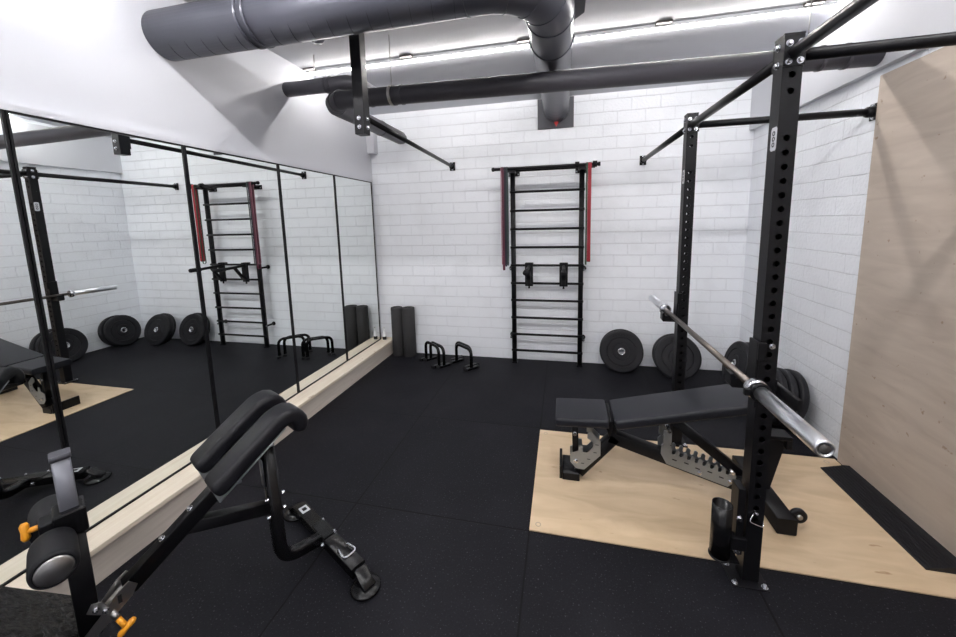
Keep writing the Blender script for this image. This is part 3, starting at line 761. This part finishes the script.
# main frame: inverted V
b = bm_()
apex = (.30, BYc, .295)
beam(b, (.10, BYc, .052), apex, .06, .062, .005); fr = obj('front_leg', b, black_metal, t)
b = bm_(); beam(b, (.27, BYc, .30), (1.03, BYc, .062), .06, .070, .005); obj('main_beam', b, black_metal, t)
b = bm_(); beam(b, (.30, BYc, .27), (.265, BYc, .395), .055, .05, .004); obj('hinge_post', b, black_metal, t)
# front foot
b = bm_(); beam(b, (.055, BYc-.04, .028), (.055, BYc+.14, .028), .10, .042, .004); ff = obj('front_foot', b, black_metal, t)
b = bm_()
box(b, (-.012, BYc-.035, .0075), (.004, BYc+.15, .085), .002); obj('foot_plate', b, black_metal, ff)
# seat post + selector plates
b = bm_(); beam(b, (.082, BYc, .13), (.075, BYc, .392), .045, .035, .003); obj('seat_post', b, black_metal, t)
def sel(y):
    b = bm_(); prism(b, [(.050, .125), (.085, .088), (.13, .085), (.220, .185), (.220, .275), (.168, .325), (.146, .312), (.146, .285), (.178, .262), (.178, .232), (.148, .196), (.122, .196), (.118, .235), (.098, .235), (.095, .20), (.050, .18)], (0, y, 0), (1, 0, 0), (0, 0, 1), .004)
    o = obj('seat_selector_plate', b, zinc, t)
    b = bm_()
    for x, z in ((.08, .14), (.12, .125), (.155, .155), (.19, .20), (.20, .25)): box(b, (x-.009, y-.0028, z-.002), (x+.009, y+.0028, z+.002))
    obj('slot', b, black_metal, o)
sel(BYc-.036); sel(BYc+.036)
bolt(t, (.083, BYc-.038, .135), (0, -1, 0), .010); bolt(t, (.075, BYc-.026, .30), (0, -1, 0), .010)
# ladder plates for the back rest
def ladderplate(y, near):
    p0 = Vector((.548, y, .205)); d = Vector((.93, 0, -.285)).normalized(); u = Vector((-d.z, 0, d.x))
    Lp = .375; poly = [(-.015, .03), (.03, -.015), (Lp-.02, -.015), (Lp, .02), (Lp, .055)]
    n = 8
    for k in range(n):
        c = Lp-.022-k*(Lp-.05)/n; w = (Lp-.05)/n
        poly += [(c, .078), (c-w*.25, .083), (c-w*.42, .077), (c-w*.38, .056), (c-w*.62, .049), (c-w*.86, .056), (c-w*.92, .076)]
    poly += [(.01, .100), (-.02, .103), (-.030, .08)]
    b = bm_(); prism(b, poly, p0, d, u, .005); o = obj('backrest_selector_plate', b, zinc, t)
    if near:
        b = bm_()
        for k in range(5):
            c = p0+d*(.06+k*.062)+u*(.024+.006*(k % 2)); box(b, (-.012, -.003, -.003), (.012, .003, .003), M=Matrix.Translation(c) @ Matrix.Rotation(.3, 4, 'Y'))
        obj('slot', b, black_metal, o)
        bolt(o, p0+d*.20+u*.005+Vector((0, -.003, 0)), (0, -1, 0), .008); bolt(o, p0+d*(Lp-.02)+u*.02+Vector((0, -.003, 0)), (0, -1, 0), .009)
ladderplate(BYc-.038, True); ladderplate(BYc+.038, False)
b = bm_(); beam(b, (.575, BYc, .455), (.955, BYc, .150), .045, .050, .004); obj('support_strut', b, black_metal, t)
b = bm_(); tube(b, [(.90, BYc-.055, .175), (.90, BYc+.055, .175)], .010, 14); tube(b, [(.575, BYc-.06, .385), (.575, BYc+.06, .385)], .010, 14); obj('strut_pin', b, chrome, t)
b = bm_(); box(b, (.55, BYc-.055, .305), (.59, BYc-.045, .385), .003); obj('pivot_bracket', b, zinc, t)
b = bm_(); box(b, (.55, BYc+.045, .305), (.59, BYc+.055, .385), .003); obj('pivot_bracket', b, zinc, t)
b = bm_(); beam(b, (.93, BYc-.0, .12), (.965, BYc-.09, .135), .05, .05, .004); beam(b, (.95, BYc-.085, .155), (.95, BYc-.085, .08), .05, .035, .004); obj('adjuster_arm', b, black_metal, t)
# rear post, foot, wheels, handle
b = bm_(); prism(b, [(1.02, .085), (1.085, .085), (1.135, .33), (1.135, .37), (1.06, .398), (1.03, .36)], (0, BYc, 0), (1, 0, 0), (0, 0, 1), .055); obj('rear_post', b, black_metal, t)
b = bm_(); box(b, (1.06, BYc-.045, .385), (1.165, BYc+.045, .405), .004); box(b, (1.140, BYc-.04, .335), (1.168, BYc+.04, .384), .004); obj('carry_handle', b, black_metal, t)
b = bm_(); beam(b, (1.065, 1.90, .052), (1.065, 2.40, .052), .085, .082, .005); rf = obj('rear_foot', b, black_metal, t)
for y in (1.955, 2.345):
    b = bm_(); lathe(b, [(.012, -.012), (.032, -.012), (.037, -.007), (.037, .007), (.032, .012), (.012, .012)], (1.137, y, .080), (0, 1, 0), 28, closed=True); w_ = obj('wheel', b, vinyl, t)
    b = bm_(); lathe(b, [(0, -.016), (.013, -.016), (.013, .016), (0, .016)], (1.137, y, .080), (0, 1, 0), 16); box(b, (1.105, y-.006, .07), (1.13, y+.006, .09)); obj('wheel_hub', b, steel, w_)

# ------------------------------------------------------------------ back extension bench in the foreground
A = R(-117.3); O0 = Vector((-1.111, 1.407, 0)); E1 = Vector((math.cos(A), math.sin(A), 0)); E2 = Vector((-math.sin(A), math.cos(A), 0)); EZ = Vector((0, 0, 1))
def W(s, o, z): return O0 + E1*s + E2*o + EZ*z
RA = Matrix.Rotation(A, 4, 'Z')
t = thing('back_extension_bench', 'black back extension bench with two slanted thigh pads in the left foreground', 'exercise bench', tuple(W(.4, 0, 0)))
def sweep_plane(bm, pts, prof, side, scales):
    """sweep with a fixed side vector"""
    rings = []; n = len(pts)
    for i, p in enumerate(pts):
        d = (pts[min(i+1, n-1)]-pts[max(i-1, 0)]).normalized(); u = side.cross(d).normalized()
        k = scales[i]; rings.append([bm.verts.new(p+side*a*k[0]+u*b2*k[1]) for a, b2 in prof])
    m = len(prof)
    for i in range(n-1):
        for j in range(m):
            f = bm.faces.new((rings[i][j], rings[i][(j+1) % m], rings[i+1][(j+1) % m], rings[i+1][j])); f.smooth = True
    bm.faces.new(list(reversed(rings[0]))); bm.faces.new(rings[-1])
def thigh_pad(o):
    raw = [W(.438, o, .622), W(.33, o, .700), W(.205, o, .786), W(.155, o, .800), W(.124, o, .757), W(.134, o, .718)]
    P = rounded(raw, .06, 6); acc = [0]
    for i in range(1, len(P)): acc.append(acc[-1]+(P[i]-P[i-1]).length)
    Lp = acc[-1]; pts = []; sc = []
    qs = [0, .003, .009, .018, .03]+[(.03+(Lp-.06)*k/22) for k in range(1, 22)]+[Lp-.03, Lp-.018, Lp-.009, Lp-.003, Lp]
    for q in qs:
        for i in range(len(P)-1):
            if acc[i]-1e-9 <= q <= acc[i+1]+1e-9:
                f = (q-acc[i])/max(1e-9, acc[i+1]-acc[i]); pts.append(P[i]*(1-f)+P[i+1]*f); break
        e = min(q, Lp-q); k = 1 if e >= .03 else math.sqrt(max(0.0, 1-((.03-e)/.03)**2))*.45+.55
        sc.append((k*.35+.65, k))
    b = bm_(); sweep_plane(b, pts, rrect(.118, .062, .022, 6), E2, sc); o_ = obj('thigh_pad', b, vinyl, t)
    b = bm_(); beam(b, W(.43, o, .588), W(.19, o, .757), .10, .006, .002); obj('pad_board', b, zinc, o_)
thigh_pad(.098); thigh_pad(-.098)
b = bm_(); beam(b, W(.25, -.12, .698), W(.25, .12, .698), .04, .010, .002); obj('pad_carrier', b, zinc, t)
b = bm_(); beam(b, W(.37, -.12, .612), W(.37, .12, .612), .04, .010, .002); obj('pad_carrier', b, zinc, t)
b = bm_(); beam(b, W(.185, 0, .708), W(.675, 0, .364), .046, .054, .004); mb = obj('main_beam', b, black_metal, t)
for s_ in (.474, .56):
    z = .708-(s_-.185)*.702
    bolt(mb, W(s_, .0, z)+(EZ+E1*.7).normalized()*.026, (EZ+E1*.7), .008)
b = bm_(); beam(b, W(.60, 0, .415), W(.86, 0, .220), .034, .040, .003); ib = obj('sliding_beam', b, steel, t)
for q in (-1, 1):
    b = bm_(); prism(b, [(.655, .375), (.672, .345), (.78, .262), (.80, .262), (.80, .285), (.735, .345), (.70, .385), (.675, .40)], O0+E2*q*.030, E1, EZ, .004)
    fl = obj('side_flange', b, steel, ib)
    if q > 0:
        b = bm_(); box(b, (-.005, -.002, -.014), (.005, .003, .014), M=Matrix.Translation(W(.70, .031, .358)) @ RA); obj('slot', b, hole_m, fl)
b = bm_(); prism(b, [(.725, .352), (.738, .335), (.775, .372), (.762, .395), (.74, .385)], O0+E2*.036, E1, EZ, .004); obj('column_bracket', b, steel, t)
bolt(t, W(.755, .039, .372), E2, .006); bolt(t, W(.735, .039, .352), E2, .006)
b = bm_(); beam(b, W(.505, 0, .468), W(.232, 0, .365), .042, .048, .004); obj('brace', b, black_metal, t)
post = rounded([W(.218, 0, .665), W(.205, 0, .088), W(.034, 0, .068)], .12, 10)
b = bm_(); sweep_plane(b, post, rrect(.050, .052, .016, 4), E2, [(1, 1)]*len(post)); rp_ = obj('rear_post', b, gloss_black, t)
for z in (.335, .405):
    bolt(rp_, W(.182, .012, z), -E1, .007)
bolt(rp_, W(.238, .018, .41), E1, .007); bolt(rp_, W(.238, .018, .33), E1, .007)
b = bm_(); beam(b, W(.246, .0, .59), W(.243, .0, .47), .032, .004, .001, up=E1); obj('height_label', b, grey_tube, rp_)
# rear stabiliser
b = bm_(); beam(b, W(0, -.28, .056), W(0, .28, .056), .066, .05, .006); st = obj('rear_stabilizer', b, gloss_black, t)
for s in (-1, 1):
    b = bm_(); lathe(b, [(0, .0005), (.060, .0005), (.064, .006), (.060, .014), (.040, .020), (.030, .024), (0, .024)], W(0, s*.33, 0), (0, 0, 1), 32); obj('round_foot', b, gloss_black, t)
    b = bm_(); sweep_plane(b, [W(0, s*.27, .070), W(0, s*.30, .066), W(0, s*.33, .040), W(0, s*.365, .028)], rrect(.056, .010, .003, 2), E1, [(1, 1)]*4); obj('end_tongue', b, gloss_black, st)
b = bm_(); box(b, (-.030, -.07, -.003), (.030, .05, .003), M=Matrix.Translation(W(0, -.01, .0845)) @ RA); obj('joint_plate', b, gloss_black, st)
for s_, o_ in ((-.025, -.075), (-.025, .035)): bolt(st, W(s_, o_, .0815), EZ, .006)
for o_ in (-.034, .034): bolt(st, W(.034, o_, .056), E1, .009)
b = bm_(); tube(b, rounded([W(-.022, .155, .080), W(-.022, .155, .094), W(-.034, .22, .094), W(.034, .22, .094), W(.022, .155, .094), W(.022, .155, .080)], .022, 5), .0045, 10); obj('chrome_handle', b, chrome, t)
b = bm_(); box(b, (-.020, -.026, -.0006), (.020, .026, .0006), M=Matrix.Translation(W(0, -.225, .0818)) @ RA); sk = obj('warning_sticker', b, sticker, st)
b = bm_(); box(b, (-.010, -.012, -.0006), (.010, .012, .0006), M=Matrix.Translation(W(0, -.225, .0829)) @ RA); obj('sticker_print', b, black_metal, sk)
# ankle column
b = bm_(); beam(b, W(.772, 0, .275), W(.772, 0, .66), .052, .052, .004, up=E1); cl = obj('ankle_column', b, black_metal, t)
b = bm_(); beam(b, W(.770, 0, .60), W(.770, 0, .880), .042, .040, .005, up=E1); obj('sliding_column', b, grey_tube, t)
b = bm_(); beam(b, W(.770, 0, .8805), W(.770, 0, .896), .046, .045, .006, up=E1); obj('column_cap', b, plate_m, t)
b = bm_(); box(b, (-.036, -.040, -.040), (.034, .040, .040), .006, M=Matrix.Translation(W(.773, 0, .682)) @ RA); obj('roller_clamp', b, gloss_black, t)
AX = (.812, .648)
b = bm_(); tube(b, [W(AX[0], -.18, AX[1]), W(AX[0], .18, AX[1])], .012, 16); obj('roller_axle', b, black_metal, t)
b = bm_(); box(b, (-.022, -.03, -.03), (.022, .03, .06), .004, M=Matrix.Translation(W(AX[0], 0, AX[1])) @ RA); obj('axle_bracket', b, black_metal, t)
for s in (-1, 1):
    b = bm_(); lathe(b, [(.013, .038), (.043, .038), (.047, .044), (.049, .06), (.049, .160), (.047, .172), (.041, .177), (.039, .174), (.013, .174)], W(AX[0], 0, AX[1]), E2*s, 40, closed=True); rl = obj('foam_roller_pad', b, foam, t)
    b = bm_(); lathe(b, [(0, .1745), (.038, .1745), (.038, .177), (.034, .180), (.0, .182)], W(AX[0], 0, AX[1]), E2*s, 36); obj('roller_end_cap', b, steel, rl)
def knob(p, d, side):
    p = Vector(p); d = Vector(d).normalized(); side = Vector(side).normalized()
    b = bm_(); tube(b, [p, p+d*.034], .008, 12)
    sweep(b, [p+d*.040-side*.026, p+d*.040-side*.018, p+d*.040, p+d*.040+side*.018, p+d*.040+side*.026], circ(.0105, 14), scales=[.6, 1, .85, 1, .6]); k = obj('yellow_knob', b, yellow, t)
    b = bm_(); tube(b, [p-d*.03, p-d*.0005], .009, 12); obj('knob_stem', b, steel, k)
knob(W(.822, -.03, .665)+EZ*.012, E1+E2*-.15, EZ-E2*.2)
knob(W(.712, .045, .305), E2*.5-EZ*.7-E1*.35, -E1*.65+EZ*.5)
# foot plate (steep) and front foot
fd = (E1*.66+EZ*.75).normalized(); fn = fd.cross(E2).normalized()
if fn.z < 0: fn = -fn
FP = W(.812, 0, .290)
b = bm_(); prism(b, [(-.205, 0), (-.19, -.012), (.19, -.012), (.205, 0), (.205, .29), (.19, .305), (-.19, .305), (-.205, .29)], FP, E2, fd, .020)
fp = obj('foot_plate', b, tread, t, bevel=.004)
b = bm_(); beam(b, W(.84, 0, .235), W(.97, 0, .040), .05, .05, .004); obj('front_leg', b, black_metal, t)
b = bm_(); beam(b, W(.90, 0, .15), W(.945, 0, .36), .04, .03, .003); obj('plate_support', b, black_metal, t)
b = bm_(); beam(b, W(.98, -.26, .028), W(.98, .26, .028), .06, .054, .004); obj('front_stabilizer', b, black_metal, t)

# ------------------------------------------------------------------ camera, world, view
R_=(0.9748976,0.2213784,-0.0237958); U_=(-0.0061949,0.1338019,0.9909887); F_=(-0.2225674,0.9659651,-0.1318146)
cd_=bpy.data.cameras.new('camera'); cam=bpy.data.objects.new('camera',cd_); C.objects.link(cam)
cam.matrix_world=Matrix(((R_[0],U_[0],-F_[0],0),(R_[1],U_[1],-F_[1],0),(R_[2],U_[2],-F_[2],1.55),(0,0,0,1)))
cd_.sensor_fit='HORIZONTAL'; cd_.sensor_width=36; cd_.lens=371.423866*36/956; cd_.shift_x=0; cd_.shift_y=-(318.5-271.362605)/956; cd_.clip_start=.02
bpy.context.scene.camera=cam
w=bpy.data.worlds.new('world'); bpy.context.scene.world=w; w.use_nodes=True
w.node_tree.nodes['Background'].inputs[0].default_value=(.8,.85,1,1); w.node_tree.nodes['Background'].inputs[1].default_value=.05
vs=bpy.context.scene.view_settings; vs.view_transform='Standard'; vs.look='None'; vs.gamma=1; vs.use_curve_mapping=False; vs.exposure=1.02
